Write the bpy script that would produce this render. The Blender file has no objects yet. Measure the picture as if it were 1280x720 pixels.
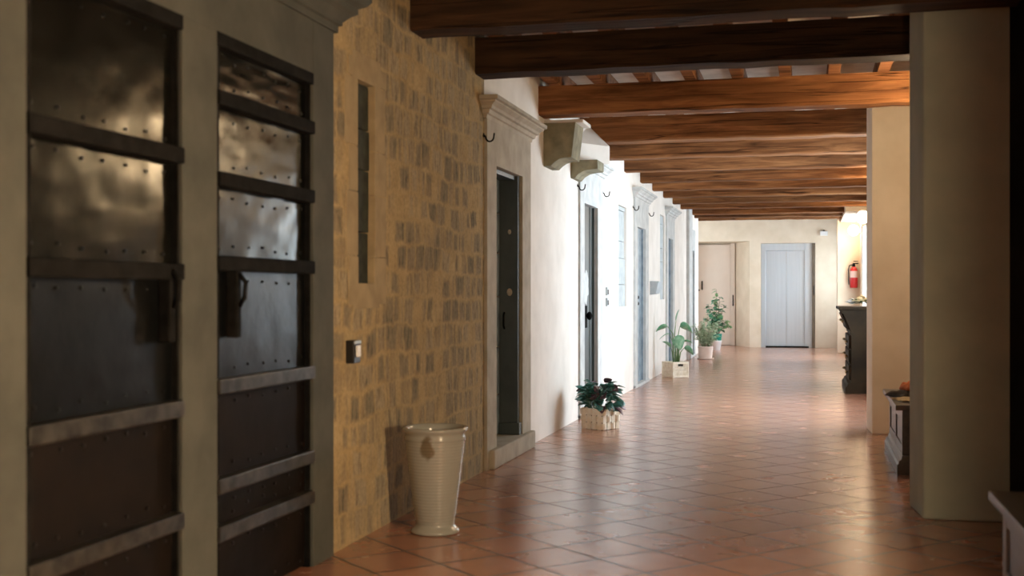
import bpy, bmesh, math, random
from mathutils import Vector, Matrix
random.seed(7)
PI = math.pi
SC = bpy.context.scene
COL = SC.collection
THETA = math.atan(370 / 1500)

# ------------------------------------------------------------------ materials
def newmat(name):
    m = bpy.data.materials.new(name)
    m.use_nodes = True
    nt = m.node_tree
    b = nt.nodes['Principled BSDF']
    return m, nt, b

def node(nt, t, **kw):
    n = nt.nodes.new(t)
    for k, v in kw.items():
        if k.startswith('i_'):
            n.inputs[k[2:].replace('_', ' ')].default_value = v
        else:
            setattr(n, k, v)
    return n

def rgba(c):
    return (c[0], c[1], c[2], 1)

def ramp(nt, fac, stops):
    r = nt.nodes.new('ShaderNodeValToRGB')
    e = r.color_ramp.elements
    while len(e) < len(stops):
        e.new(.5)
    for i, (p, c) in enumerate(stops):
        e[i].position = p
        e[i].color = rgba(c) if len(c) == 3 else c
    nt.links.new(fac, r.inputs[0])
    return r.outputs[0]

def pos(nt, scale=(1, 1, 1), rot=(0, 0, 0), loc=(0, 0, 0), src='Object'):
    tc = nt.nodes.new('ShaderNodeTexCoord')
    mp = nt.nodes.new('ShaderNodeMapping')
    mp.inputs['Scale'].default_value = scale
    mp.inputs['Rotation'].default_value = rot
    mp.inputs['Location'].default_value = loc
    nt.links.new(tc.outputs[src], mp.inputs['Vector'])
    return mp.outputs['Vector']

def noise(nt, vec, scale=5, detail=4, rough=.55, dist=0):
    n = nt.nodes.new('ShaderNodeTexNoise')
    n.inputs['Scale'].default_value = scale
    n.inputs['Detail'].default_value = detail
    n.inputs['Roughness'].default_value = rough
    n.inputs['Distortion'].default_value = dist
    nt.links.new(vec, n.inputs['Vector'])
    return n.outputs['Fac']

def math_(nt, op, a, b=None, c=None):
    n = nt.nodes.new('ShaderNodeMath')
    n.operation = op
    for i, v in enumerate((a, b, c)):
        if v is None: continue
        if isinstance(v, (int, float)): n.inputs[i].default_value = v
        else: nt.links.new(v, n.inputs[i])
    return n.outputs[0]

def mixc(nt, fac, a, b, blend='MIX'):
    n = nt.nodes.new('ShaderNodeMix')
    n.data_type = 'RGBA'
    n.blend_type = blend
    for i, v in ((0, fac), (6, a), (7, b)):
        if isinstance(v, (int, float)): n.inputs[i].default_value = v
        elif isinstance(v, tuple): n.inputs[i].default_value = rgba(v)
        else: nt.links.new(v, n.inputs[i])
    return n.outputs[2]

def bump(nt, b, h, strength=.3, dist=.01):
    n = nt.nodes.new('ShaderNodeBump')
    n.inputs['Strength'].default_value = strength
    n.inputs['Distance'].default_value = dist
    nt.links.new(h, n.inputs['Height'])
    nt.links.new(n.outputs[0], b.inputs['Normal'])

def simple(name, c1, c2=None, rough=.6, metal=0, scale=8, stretch=(1, 1, 1), bmp=.15, dist=.004, spec=.5, detail=4, lo=.35, hi=.65):
    m, nt, b = newmat(name)
    v = pos(nt, stretch)
    f = noise(nt, v, scale, detail)
    nt.links.new(ramp(nt, f, [(lo, c1), (hi, c2 or c1)]), b.inputs['Base Color'])
    b.inputs['Roughness'].default_value = rough
    b.inputs['Metallic'].default_value = metal
    b.inputs['Specular IOR Level'].default_value = spec
    if bmp: bump(nt, b, f, bmp, dist)
    return m

M = {}
M['plaster'] = simple('white_plaster', (.72, .69, .64), (.82, .79, .74), .85, scale=3, bmp=.25, dist=.01, spec=.2, detail=6)
M['cream'] = simple('cream_plaster', (.66, .56, .43), (.74, .64, .51), .85, scale=3, bmp=.25, dist=.008, spec=.2, detail=6)
M['pier'] = simple('pier_plaster', (.37, .40, .34), (.43, .46, .385), .8, scale=4, bmp=.25, dist=.008, spec=.25, detail=6)
M['stone'] = simple('grey_sandstone', (.30, .27, .21), (.40, .36, .29), .8, scale=6, bmp=.35, dist=.008, spec=.25, detail=8)
M['stone_blue'] = simple('bluish_grey_stone', (.40, .46, .48), (.52, .58, .60), .8, scale=7, bmp=.3, dist=.006, spec=.25, detail=8)
M['stone_tan'] = simple('tan_dressed_stone', (.26, .205, .125), (.35, .275, .165), .9, scale=7, bmp=.4, dist=.008, spec=.2, detail=8)
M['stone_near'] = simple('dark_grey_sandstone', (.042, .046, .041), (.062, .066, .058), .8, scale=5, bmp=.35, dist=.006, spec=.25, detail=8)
M['stone_pale'] = simple('pale_grey_sandstone', (.44, .46, .46), (.56, .58, .57), .8, scale=7, bmp=.3, dist=.006, spec=.25, detail=8)
M['corbel'] = simple('olive_stone', (.17, .16, .11), (.27, .25, .17), .9, scale=9, bmp=.5, dist=.01, spec=.2, detail=8)
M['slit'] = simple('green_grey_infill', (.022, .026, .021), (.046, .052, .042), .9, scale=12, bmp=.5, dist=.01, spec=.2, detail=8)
M['ceiling'] = simple('ceiling_tiles', (.42, .38, .32), (.55, .50, .43), .9, scale=5, bmp=.1, spec=.1)
M['dark_door'] = simple('dark_green_timber', (.022, .032, .033), (.045, .058, .056), .45, scale=6, stretch=(1, 6, .6), bmp=.25, dist=.003)
M['leaf_iron'] = simple('blue_grey_iron', (.14, .20, .25), (.26, .34, .40), .45, .1, scale=9, bmp=.4, dist=.006)
M['iron'] = simple('black_iron', (.0045, .0045, .0045), (.009, .009, .009), .75, 0, spec=.03, scale=20, bmp=.2)
M['iron_bar'] = simple('lit_iron_bar', (.013, .0125, .011), (.055, .052, .045), .45, .6, scale=14, bmp=.3)  # paler than the upper bars: light on the low bars' tops painted in
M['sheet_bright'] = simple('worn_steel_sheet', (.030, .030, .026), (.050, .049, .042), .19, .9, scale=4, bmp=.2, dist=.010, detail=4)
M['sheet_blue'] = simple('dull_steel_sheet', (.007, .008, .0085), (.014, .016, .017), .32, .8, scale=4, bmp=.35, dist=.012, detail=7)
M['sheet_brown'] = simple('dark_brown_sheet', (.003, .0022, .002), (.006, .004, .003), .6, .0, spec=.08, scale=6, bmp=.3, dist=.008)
M['steel'] = simple('brushed_steel', (.56, .63, .70), (.60, .67, .74), .34, .7, scale=30, stretch=(1, 1, .03), bmp=.01, dist=.001)
M['bronze'] = simple('dull_bronze_edge', (.13, .10, .07), (.18, .14, .10), .5, .3)
M['black'] = simple('black_plastic', (.01, .01, .01), None, .4, bmp=0)
M['white'] = simple('white_plastic', (.75, .75, .74), None, .4, bmp=0)
M['pale_door'] = simple('pale_painted_door', (.72, .62, .53), (.76, .66, .57), .5, scale=3, bmp=.05)
M['dark_wood'] = simple('dark_walnut', (.014, .009, .0045), (.036, .024, .012), .6, spec=.12, scale=7, stretch=(.5, 5, .5), bmp=.2, dist=.003)
M['bench'] = simple('dark_oak_bench', (.07, .065, .06), (.11, .10, .092), .33, scale=6, stretch=(5, .6, 5), bmp=.12, dist=.002)
M['brass'] = simple('aged_brass', (.42, .33, .18), (.5, .4, .24), .3, .9, bmp=0)
M['red'] = simple('red_paint', (.55, .02, .02), (.6, .03, .03), .3, bmp=0)
M['paper'] = simple('pale_label', (.75, .6, .55), None, .6, bmp=0)
M['rubber'] = simple('black_rubber', (.015, .015, .015), None, .6, bmp=0)
M['plate'] = simple('zinc_plate', (.36, .42, .46), (.45, .5, .53), .45, .4)
M['wicker'] = simple('natural_wicker', (.74, .66, .50), (.86, .80, .68), .65, scale=25, bmp=.2)
M['wicker_dark'] = simple('shaded_wicker', (.42, .31, .16), (.55, .42, .24), .7, scale=25, bmp=.2)
M['soil'] = simple('potting_soil', (.02, .014, .01), (.05, .035, .025), .95, scale=60, bmp=.6)
M['leaf_dark'] = simple('dark_teal_leaf', (.025, .115, .10), (.075, .23, .20), .28, scale=18, bmp=.1)
M['leaf_plum'] = simple('plum_leaf', (.06, .03, .045), (.11, .05, .07), .35, scale=18, bmp=.1)
M['leaf_big'] = simple('broad_green_leaf', (.10, .32, .18), (.34, .56, .38), .35, scale=14, bmp=.1)
M['leaf_pale'] = simple('variegated_leaf', (.34, .48, .30), (.68, .78, .60), .45, scale=30, bmp=.1)
M['leaf_ficus'] = simple('ficus_leaf', (.02, .12, .07), (.08, .26, .13), .32, scale=12, bmp=.1)
M['leaf_ficus_light'] = simple('young_ficus_leaf', (.14, .30, .12), (.24, .40, .18), .4, scale=12, bmp=.1)
M['stem'] = simple('green_stem', (.12, .22, .09), (.2, .3, .14), .5, scale=20)
M['bark'] = simple('brown_stem', (.12, .08, .05), (.2, .14, .09), .8, scale=20)
M['terracotta'] = simple('pale_terracotta', (.74, .62, .55), (.82, .72, .66), .6, scale=6, bmp=.1)
M['pot_white'] = simple('white_pot', (.78, .79, .80), None, .3, bmp=0)
M['pot_green'] = simple('green_pot', (.0, .16, .11), (.01, .22, .15), .35, bmp=0)
M['rose'] = simple('cream_rose_petal', (.66, .52, .28), (.78, .68, .46), .6, scale=25, bmp=.1)
M['white_petal'] = simple('white_petal', (.8, .8, .8), None, .6, bmp=0)
M['leaf_rose'] = simple('bouquet_leaf', (.03, .07, .02), (.07, .12, .04), .5, scale=20)
M['cloth_beige'] = simple('beige_cloth', (.42, .32, .18), (.55, .44, .27), .85, scale=40, bmp=.2)
M['cloth_orange'] = simple('rust_cloth', (.42, .10, .03), (.55, .17, .06), .85, scale=40, bmp=.2)
M['cloth_teal'] = simple('dark_teal_cloth', (.02, .05, .045), (.04, .09, .08), .85, scale=40, bmp=.2)
M['cloth_dark'] = simple('dark_brown_cloth', (.02, .014, .008), (.045, .03, .018), .85, scale=40, bmp=.2)
M['very_dark'] = simple('added_black_boards', (.004, .004, .004), (.008, .008, .007), .9, spec=.05, bmp=0)
M['frame_white'] = simple('white_window_frame', (.74, .74, .72), None, .45, bmp=0)

def make_beam_mat(name, c1, c2, c3):
    m, nt, b = newmat(name)
    oi = nt.nodes.new('ShaderNodeObjectInfo')
    v = pos(nt, (.45, 5, 5))
    add = nt.nodes.new('ShaderNodeVectorMath'); add.operation = 'ADD'
    cx = nt.nodes.new('ShaderNodeCombineXYZ')
    r = math_(nt, 'MULTIPLY', oi.outputs['Random'], 37.0)
    for i in range(3): nt.links.new(r, cx.inputs[i])
    nt.links.new(v, add.inputs[0]); nt.links.new(cx.outputs[0], add.inputs[1])
    v = add.outputs[0]
    g = noise(nt, v, 3.2, 7, .6, .6)
    big = noise(nt, v, .9, 2, .5)
    col = ramp(nt, g, [(.3, c1), (.5, c2), (.72, c3)])
    tone = ramp(nt, big, [(.3, (.55, .5, .45)), (.7, (1.15, 1.1, 1.05))])
    col = mixc(nt, 1.0, col, tone, 'MULTIPLY')
    # long drying cracks
    vc = nt.nodes.new('ShaderNodeVectorMath'); vc.operation = 'MULTIPLY'
    vc.inputs[1].default_value = (.35, .35, 1.1)
    nt.links.new(v, vc.inputs[0])
    ck = noise(nt, vc.outputs[0], 1.6, 3, .5)
    d = math_(nt, 'ABSOLUTE', math_(nt, 'SUBTRACT', ck, .5))
    crack = ramp(nt, d, [(.0, (0, 0, 0)), (.012, (1, 1, 1))])
    col = mixc(nt, 1.0, col, mixc(nt, crack, (.25, .22, .2), (1, 1, 1)), 'MULTIPLY')
    nt.links.new(col, b.inputs['Base Color'])
    b.inputs['Roughness'].default_value = .75
    b.inputs['Specular IOR Level'].default_value = .15
    bump(nt, b, math_(nt, 'ADD', math_(nt, 'MULTIPLY', g, .4), crack), .5, .012)
    return m
M['beam'] = make_beam_mat('chestnut_beam', (.085, .035, .013), (.20, .088, .034), (.36, .175, .07))
M['beam_dark'] = make_beam_mat('shade_darkened_beam', (.016, .009, .005), (.040, .021, .011), (.075, .04, .02))  # shade on the three nearest beams is put into the wood colour
M['joist'] = make_beam_mat('chestnut_joist', (.10, .045, .02), (.22, .10, .045), (.34, .17, .08))

def make_floor_mat():
    m, nt, b = newmat('terracotta_tiles')
    a = math.radians(48)
    ca, sa = math.cos(-a), math.sin(-a)
    vx, vy = -.698, 5.586
    px, py = ca * vx - sa * vy, sa * vx + ca * vy
    v = pos(nt, (1, 1, 1), (0, 0, -a), (-px, -py, 0))
    br = nt.nodes.new('ShaderNodeTexBrick')
    br.offset = 0; br.squash = 1
    br.inputs['Scale'].default_value = 1
    br.inputs['Brick Width'].default_value = .322
    br.inputs['Row Height'].default_value = .322
    br.inputs['Mortar Size'].default_value = .009
    br.inputs['Mortar Smooth'].default_value = .4
    br.inputs['Color1'].default_value = (.37, .162, .10, 1)
    br.inputs['Color2'].default_value = (.47, .228, .148, 1)
    br.inputs['Mortar'].default_value = (.06, .038, .03, 1)
    nt.links.new(v, br.inputs['Vector'])
    n1 = noise(nt, v, 3.5, 6, .6)
    n2 = noise(nt, v, 40, 3, .6)
    col = mixc(nt, 1.0, br.outputs['Color'], ramp(nt, n1, [(.3, (.88, .87, .86)), (.7, (1.05, 1.04, 1.03))]), 'MULTIPLY')
    nt.links.new(col, b.inputs['Base Color'])
    rg = math_(nt, 'MULTIPLY_ADD', n1, .10, .21)
    rg = math_(nt, 'ADD', rg, math_(nt, 'MULTIPLY', br.outputs['Fac'], .4))
    nt.links.new(rg, b.inputs['Roughness'])
    b.inputs['Specular IOR Level'].default_value = .5
    b.inputs['Coat Weight'].default_value = .55
    b.inputs['Coat Roughness'].default_value = .24
    # slightly pillowed, uneven tiles
    h = math_(nt, 'SUBTRACT', math_(nt, 'MULTIPLY', n1, .12), br.outputs['Fac'])
    h = math_(nt, 'ADD', h, math_(nt, 'MULTIPLY', n2, .015))
    bump(nt, b, h, .15, .004)
    return m
M['floor'] = make_floor_mat()

def make_masonry():
    m, nt, b = newmat('rough_tooled_masonry')
    tc = nt.nodes.new('ShaderNodeTexCoord')
    sp = nt.nodes.new('ShaderNodeSeparateXYZ')
    nt.links.new(tc.outputs['Object'], sp.inputs[0])
    cb = nt.nodes.new('ShaderNodeCombineXYZ')
    nt.links.new(sp.outputs['Y'], cb.inputs[0]); nt.links.new(sp.outputs['Z'], cb.inputs[1])
    base = cb.outputs[0]
    def warp(vec, scale, amt, det):
        nz = nt.nodes.new('ShaderNodeTexNoise'); nz.inputs['Scale'].default_value = scale; nz.inputs['Detail'].default_value = det
        nt.links.new(base, nz.inputs['Vector'])
        sub = nt.nodes.new('ShaderNodeVectorMath'); sub.operation = 'SUBTRACT'; sub.inputs[1].default_value = (.5, .5, .5)
        nt.links.new(nz.outputs['Color'], sub.inputs[0])
        sc = nt.nodes.new('ShaderNodeVectorMath'); sc.operation = 'SCALE'; sc.inputs['Scale'].default_value = amt
        nt.links.new(sub.outputs[0], sc.inputs[0])
        ad = nt.nodes.new('ShaderNodeVectorMath'); ad.operation = 'ADD'
        nt.links.new(vec, ad.inputs[0]); nt.links.new(sc.outputs[0], ad.inputs[1])
        return ad.outputs[0]
    v = warp(warp(base, 1.6, .12, 2), 9, .06, 4)
    s2 = nt.nodes.new('ShaderNodeSeparateXYZ'); nt.links.new(v, s2.inputs[0])
    rowf = math_(nt, 'DIVIDE', s2.outputs['Y'], .146)
    row = math_(nt, 'FLOOR', rowf)
    fr = math_(nt, 'FRACT', rowf)
    dz = math_(nt, 'MULTIPLY', math_(nt, 'MINIMUM', fr, math_(nt, 'SUBTRACT', 1.0, fr)), .146)
    c2 = nt.nodes.new('ShaderNodeCombineXYZ')
    nt.links.new(math_(nt, 'MULTIPLY_ADD', row, 7.31, math_(nt, 'MULTIPLY', s2.outputs['X'], 6.6)), c2.inputs[0])
    nt.links.new(math_(nt, 'MULTIPLY', row, 40.0), c2.inputs[1])
    def vor(feature):
        w = nt.nodes.new('ShaderNodeTexVoronoi'); w.voronoi_dimensions = '2D'; w.feature = feature
        w.inputs['Scale'].default_value = 1; w.inputs['Randomness'].default_value = .75
        nt.links.new(c2.outputs[0], w.inputs['Vector']); return w
    # the y jitter of the cells only tilts the upright joints
    ve = vor('DISTANCE_TO_EDGE'); vf = vor('F1')
    dy = math_(nt, 'DIVIDE', ve.outputs['Distance'], 6.6)
    dmin = math_(nt, 'MINIMUM', dz, dy)
    pn = noise(nt, base, 2.6, 5, .6)
    width = math_(nt, 'MULTIPLY_ADD', math_(nt, 'SUBTRACT', pn, .5), .07, .013)
    e = math_(nt, 'SUBTRACT', dmin, width)
    mask = ramp(nt, math_(nt, 'MULTIPLY_ADD', e, 22.0, .5), [(.25, (0, 0, 0)), (.8, (1, 1, 1))])
    mp = nt.nodes.new('ShaderNodeMapping'); mp.inputs['Scale'].default_value = (38, 7, 1)
    mp.inputs['Rotation'].default_value = (0, 0, .14)
    nt.links.new(base, mp.inputs['Vector'])
    st = noise(nt, mp.outputs[0], 1, 4, .65, .5)
    fine = noise(nt, base, 45, 4, .65)
    hue = nt.nodes.new('ShaderNodeSeparateColor'); nt.links.new(vf.outputs['Color'], hue.inputs[0])
    stone = ramp(nt, hue.outputs[0], [(.0, (.20, .172, .124)), (.5, (.26, .22, .153)), (1, (.34, .285, .193))])
    stone = mixc(nt, 1.0, stone, ramp(nt, st, [(.32, (.5, .51, .54)), (.52, (1.1, 1.08, 1.04))]), 'MULTIPLY')
    mort = ramp(nt, noise(nt, base, 7, 5, .6), [(.3, (.33, .245, .13)), (.7, (.45, .345, .19))])
    col = mixc(nt, mask, mort, stone)
    col = mixc(nt, 1.0, col, ramp(nt, fine, [(.3, (.78, .78, .78)), (.7, (1.12, 1.12, 1.12))]), 'MULTIPLY')
    nt.links.new(col, b.inputs['Base Color'])
    b.inputs['Roughness'].default_value = .95
    b.inputs['Specular IOR Level'].default_value = .1
    h = math_(nt, 'MULTIPLY', math_(nt, 'MULTIPLY', st, mask), .7)
    h = math_(nt, 'ADD', h, math_(nt, 'MULTIPLY', fine, .25))
    h = math_(nt, 'SUBTRACT', h, math_(nt, 'MULTIPLY', mask, .35))
    h = math_(nt, 'ADD', h, math_(nt, 'MULTIPLY', pn, .6))
    bump(nt, b, h, .9, .03)
    return m
M['masonry'] = make_masonry()

def make_vase_mat():
    m, nt, b = newmat('cream_glazed_ceramic')
    v = pos(nt)
    d = nt.nodes.new('ShaderNodeVectorMath'); d.operation = 'DISTANCE'
    mp = nt.nodes.new('ShaderNodeMapping'); mp.inputs['Scale'].default_value = (1, 1, .62)
    nt.links.new(v, mp.inputs['Vector'])
    nt.links.new(mp.outputs[0], d.inputs[0]); d.inputs[1].default_value = (.005, -.145, .432 * .62)
    f = math_(nt, 'ADD', d.outputs['Value'], math_(nt, 'MULTIPLY', noise(nt, v, 22, 4), .05))
    col = ramp(nt, f, [(.052, (.13, .105, .07)), (.064, (.27, .272, .25))])
    nt.links.new(col, b.inputs['Base Color'])
    b.inputs['Roughness'].default_value = .16
    b.inputs['Coat Weight'].default_value = .4
    return m
M['vase'] = make_vase_mat()

def make_glass():
    m = bpy.data.materials.new('window_glass'); m.use_nodes = True
    nt = m.node_tree
    nt.nodes.remove(nt.nodes['Principled BSDF'])
    out = nt.nodes['Material Output']
    t = nt.nodes.new('ShaderNodeBsdfTransparent'); t.inputs[0].default_value = (.95, .97, .97, 1)
    g = nt.nodes.new('ShaderNodeBsdfGlossy'); g.inputs['Roughness'].default_value = .02
    mx = nt.nodes.new('ShaderNodeMixShader'); mx.inputs[0].default_value = .06
    nt.links.new(t.outputs[0], mx.inputs[1]); nt.links.new(g.outputs[0], mx.inputs[2])
    nt.links.new(mx.outputs[0], out.inputs['Surface'])
    return m
M['glass'] = make_glass()

def make_lamp(name, strength):
    m, nt, b = newmat(name)
    b.inputs['Base Color'].default_value = (.9, .85, .75, 1)
    b.inputs['Emission Color'].default_value = (1, .74, .46, 1)
    b.inputs['Emission Strength'].default_value = strength
    return m

# ------------------------------------------------------------------ mesh helpers
class MB:
    def __init__(s): s.bm = bmesh.new(); s.smooth = False
    def box(s, x0, x1, y0, y1, z0, z1, bev=0):
        t = bmesh.new()
        bmesh.ops.create_cube(t, size=1)
        for v in t.verts:
            v.co = Vector((x0 + (v.co.x + .5) * (x1 - x0), y0 + (v.co.y + .5) * (y1 - y0), z0 + (v.co.z + .5) * (z1 - z0)))
        if bev:
            bmesh.ops.bevel(t, geom=t.edges[:], offset=bev, segments=2, profile=.6, affect='EDGES')
        s.join(t); return s
    def join(s, t, mat=None):
        me = bpy.data.meshes.new('tmp')
        if mat is not None: t.transform(mat)
        t.to_mesh(me); t.free()
        s.bm.from_mesh(me); bpy.data.meshes.remove(me)
    def prism(s, poly, axis, a, b, bev=0):
        """extrude a closed 2-D polygon along axis: 'x' -> (y,z), 'y' -> (x,z), 'z' -> (x,y)"""
        t = bmesh.new()
        def P(p, w):
            return {'x': (w, p[0], p[1]), 'y': (p[0], w, p[1]), 'z': (p[0], p[1], w)}[axis]
        A = [t.verts.new(P(p, a)) for p in poly]; B = [t.verts.new(P(p, b)) for p in poly]
        t.faces.new(A); t.faces.new(B[::-1])
        n = len(poly)
        for i in range(n):
            t.faces.new((A[i], B[i], B[(i + 1) % n], A[(i + 1) % n]))
        bmesh.ops.recalc_face_normals(t, faces=t.faces[:])
        if bev: bmesh.ops.bevel(t, geom=t.edges[:], offset=bev, segments=2, profile=.6, affect='EDGES')
        s.join(t); return s
    def lathe(s, prof, c=(0, 0, 0), n=40, cap=True):
        t = bmesh.new(); rings = []
        for r, z in prof:
            rings.append([t.verts.new((c[0] + r * math.cos(2 * PI * i / n), c[1] + r * math.sin(2 * PI * i / n), c[2] + z)) for i in range(n)])
        for a, b in zip(rings, rings[1:]):
            for i in range(n):
                t.faces.new((a[i], a[(i + 1) % n], b[(i + 1) % n], b[i]))
        if cap:
            t.faces.new(rings[0][::-1]); t.faces.new(rings[-1])
        bmesh.ops.recalc_face_normals(t, faces=t.faces[:])
        s.join(t); s.smooth = True; return s
    def tube(s, pts, r, n=8):
        t = bmesh.new(); rings = []
        pts = [Vector(p) for p in pts]
        rs = r if isinstance(r, (list, tuple)) else [r] * len(pts)
        up = Vector((.31, .17, .93))
        for i, p in enumerate(pts):
            d = (pts[min(i + 1, len(pts) - 1)] - pts[max(i - 1, 0)]).normalized()
            a = d.cross(up)
            if a.length < .05: a = d.cross(Vector((1, 0, 0)))
            a.normalize(); b = d.cross(a)
            rings.append([t.verts.new(p + (a * math.cos(2 * PI * k / n) + b * math.sin(2 * PI * k / n)) * rs[i]) for k in range(n)])
        for a, b in zip(rings, rings[1:]):
            for i in range(n): t.faces.new((a[i], a[(i + 1) % n], b[(i + 1) % n], b[i]))
        t.faces.new(rings[0][::-1]); t.faces.new(rings[-1])
        bmesh.ops.recalc_face_normals(t, faces=t.faces[:])
        s.join(t); s.smooth = True; return s
    def ball(s, c, r, sc=(1, 1, 1), seg=20):
        t = bmesh.new()
        bmesh.ops.create_uvsphere(t, u_segments=seg, v_segments=max(6, seg // 2), radius=r)
        s.join(t, Matrix.Translation(c) @ Matrix.Diagonal((*sc, 1))); s.smooth = True; return s
    def leaf(s, base, direction, L, W, droop=.4, fold=.2, n=6, th=.0012, roll=0):
        """a curved, folded leaf blade with real thickness"""
        d = Vector(direction).normalized()
        side = d.cross(Vector((0, 0, 1)))
        if side.length < .1: side = Vector((1, 0, 0))
        side.normalize()
        side = (Matrix.Rotation(roll, 3, d) @ side).normalized()
        up = side.cross(d)
        rows = []
        p = Vector(base); cur = d.copy(); step = L / n
        for i in range(n + 1):
            t = i / n
            w = W * .5 * (math.sin(PI * t ** .75) ** .8 if 0 < t < 1 else .03)
            u = side.cross(cur).normalized()
            rows.append((p - side * w + u * w * fold, p.copy(), p + side * w + u * w * fold, u))
            cur = (cur + Vector((0, 0, -1)) * droop / n).normalized()
            p = p + cur * step
        bm = s.bm
        T = [[bm.verts.new(r[j] + r[3] * th) for j in range(3)] for r in rows]
        B = [[bm.verts.new(r[j] - r[3] * th) for j in range(3)] for r in rows]
        for i in range(n):
            for j in range(2):
                bm.faces.new((T[i][j], T[i][j + 1], T[i + 1][j + 1], T[i + 1][j]))
                bm.faces.new((B[i][j + 1], B[i][j], B[i + 1][j], B[i + 1][j + 1]))
            bm.faces.new((T[i][0], T[i + 1][0], B[i + 1][0], B[i][0]))
            bm.faces.new((T[i + 1][2], T[i][2], B[i][2], B[i + 1][2]))
        bm.faces.new((T[0][1], T[0][0], B[0][0], B[0][1])); bm.faces.new((T[0][2], T[0][1], B[0][1], B[0][2]))
        bm.faces.new((T[n][0], T[n][1], B[n][1], B[n][0])); bm.faces.new((T[n][1], T[n][2], B[n][2], B[n][1]))
        s.smooth = True; return s
    def build(s, name, mat, parent=None, bev=0, seg=2, smooth=None, auto=False, local=False):
        me = bpy.data.meshes.new(name)
        if parent is not None and not local:
            off = Vector((0, 0, 0)); q = parent
            while q is not None:
                off += q.location; q = q.parent
            bmesh.ops.translate(s.bm, verts=s.bm.verts[:], vec=-off)
        s.bm.to_mesh(me); s.bm.free()
        me.materials.append(mat)
        o = bpy.data.objects.new(name, me); COL.objects.link(o)
        if parent is not None: o.parent = parent
        sm = s.smooth if smooth is None else smooth
        if sm:
            for p in me.polygons: p.use_smooth = True
        if bev:
            m = o.modifiers.new('bevel', 'BEVEL'); m.width = bev; m.segments = seg; m.limit_method = 'ANGLE'; m.angle_limit = .6
            m.harden_normals = False
        if auto and sm:
            try:
                m = o.modifiers.new('split', 'EDGE_SPLIT'); m.split_angle = math.radians(38)
            except Exception: pass
        return o

def tag(o, label=None, cat=None, group=None, kind=None):
    if label: o['label'] = label
    if cat: o['category'] = cat
    if group: o['group'] = group
    if kind: o['kind'] = kind
    return o

def thing(name, loc, label, cat, group=None, kind=None, rz=0):
    o = bpy.data.objects.new(name, None); COL.objects.link(o)
    o.empty_display_size = .1
    o.location = loc; o.rotation_euler = (0, 0, rz)
    return tag(o, label, cat, group, kind)

def struct(name, mb, mat, label, cat, **kw):
    return tag(mb.build(name, mat, **kw), label, cat, kind='structure')

def cornice_mesh(mb, wall_x, y0, y1, prof):
    """mitred moulding against the left wall; prof = [(projection, z)...]"""
    bm = mb.bm; rings = []
    for p, z in prof:
        rings.append([bm.verts.new(c) for c in ((wall_x - .02, y0 - p, z), (wall_x + p, y0 - p, z), (wall_x + p, y1 + p, z), (wall_x - .02, y1 + p, z))])
    for a, b in zip(rings, rings[1:]):
        for i in range(4):
            bm.faces.new((a[i], a[(i + 1) % 4], b[(i + 1) % 4], b[i]))
    bm.faces.new(rings[0][::-1]); bm.faces.new(rings[-1])
    bmesh.ops.recalc_face_normals(bm, faces=bm.faces[:])
    return mb

# ------------------------------------------------------------------ the room
XL, XR = -2.12, 1.0
CEIL = 3.0
YB, YE = -3.0, 26.95

mb = MB().box(-3.6, 1.6, YB - .3, 29.2, -.12, 0)
struct('floor', mb, M['floor'], 'waxed terracotta tile floor laid diagonally along the corridor', 'floor')
mb = MB().box(-3.6, 1.6, YB - .3, 29.2, CEIL, CEIL + .1)
struct('ceiling', mb, M['ceiling'], 'pale tile ceiling seen in the gaps above the wooden beams', 'ceiling')

def wall_pieces(mb, x0, x1, y0, y1, z0, z1, openings):
    cur = y0
    for a, b, zb, zt in sorted(openings):
        if a > cur: mb.box(x0, x1, cur, a, z0, z1)
        if zb > z0: mb.box(x0, x1, a, b, z0, zb)
        if zt < z1: mb.box(x0, x1, a, b, zt, z1)
        cur = b
    if cur < y1: mb.box(x0, x1, cur, y1, z0, z1)
    return mb

IRON = [(2.90, 3.76), (4.005, 4.89)]
DOORS = [dict(y=(8.06, 8.85), zt=2.085, zb=.13, fl=.25, fr=.27), dict(y=(11.44, 12.21), zt=2.075, zb=.04, fl=.22, fr=.30),
         dict(y=(15.17, 15.97), zt=2.045, zb=.04, fl=.24, fr=.28), dict(y=(18.64, 19.26), zt=2.055, zb=.04, fl=.22, fr=.26),
         dict(y=(22.43, 23.02), zt=2.0, zb=.04, fl=.12, fr=.2)]
SLITS = [(5.462, 5.70, 1.243, 2.24), (13.72, 14.33, 1.04, 2.22), (17.72, 18.27, 1.10, 2.36)]
WT = .45
# near plaster + iron door wall, then rough masonry, then white plaster
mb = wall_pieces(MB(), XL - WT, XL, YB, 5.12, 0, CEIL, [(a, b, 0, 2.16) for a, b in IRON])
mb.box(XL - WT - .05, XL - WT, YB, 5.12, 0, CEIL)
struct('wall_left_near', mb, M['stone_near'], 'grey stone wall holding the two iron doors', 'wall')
mb = wall_pieces(MB(), XL - WT, XL, 5.12, 7.81, 0, CEIL, [SLITS[0]])
mb.box(XL - WT - .05, XL - WT, 5.12, 7.81, 0, CEIL)
struct('wall_left_masonry', mb, M['masonry'], 'rough wall of small tooled stones set in ochre mortar behind the tall ceramic vase', 'wall')
ops = [(d['y'][0], d['y'][1], 0, d['zt']) for d in DOORS] + SLITS[1:]
mb = wall_pieces(MB(), XL - WT, XL, 7.81, 24.1, 0, CEIL, ops)
mb.box(XL - WT - .05, XL - WT, 7.81, 24.1, 0, CEIL)
struct('wall_left_plaster', mb, M['plaster'], 'sunlit white plaster wall along the row of stone framed doors', 'wall')
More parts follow.
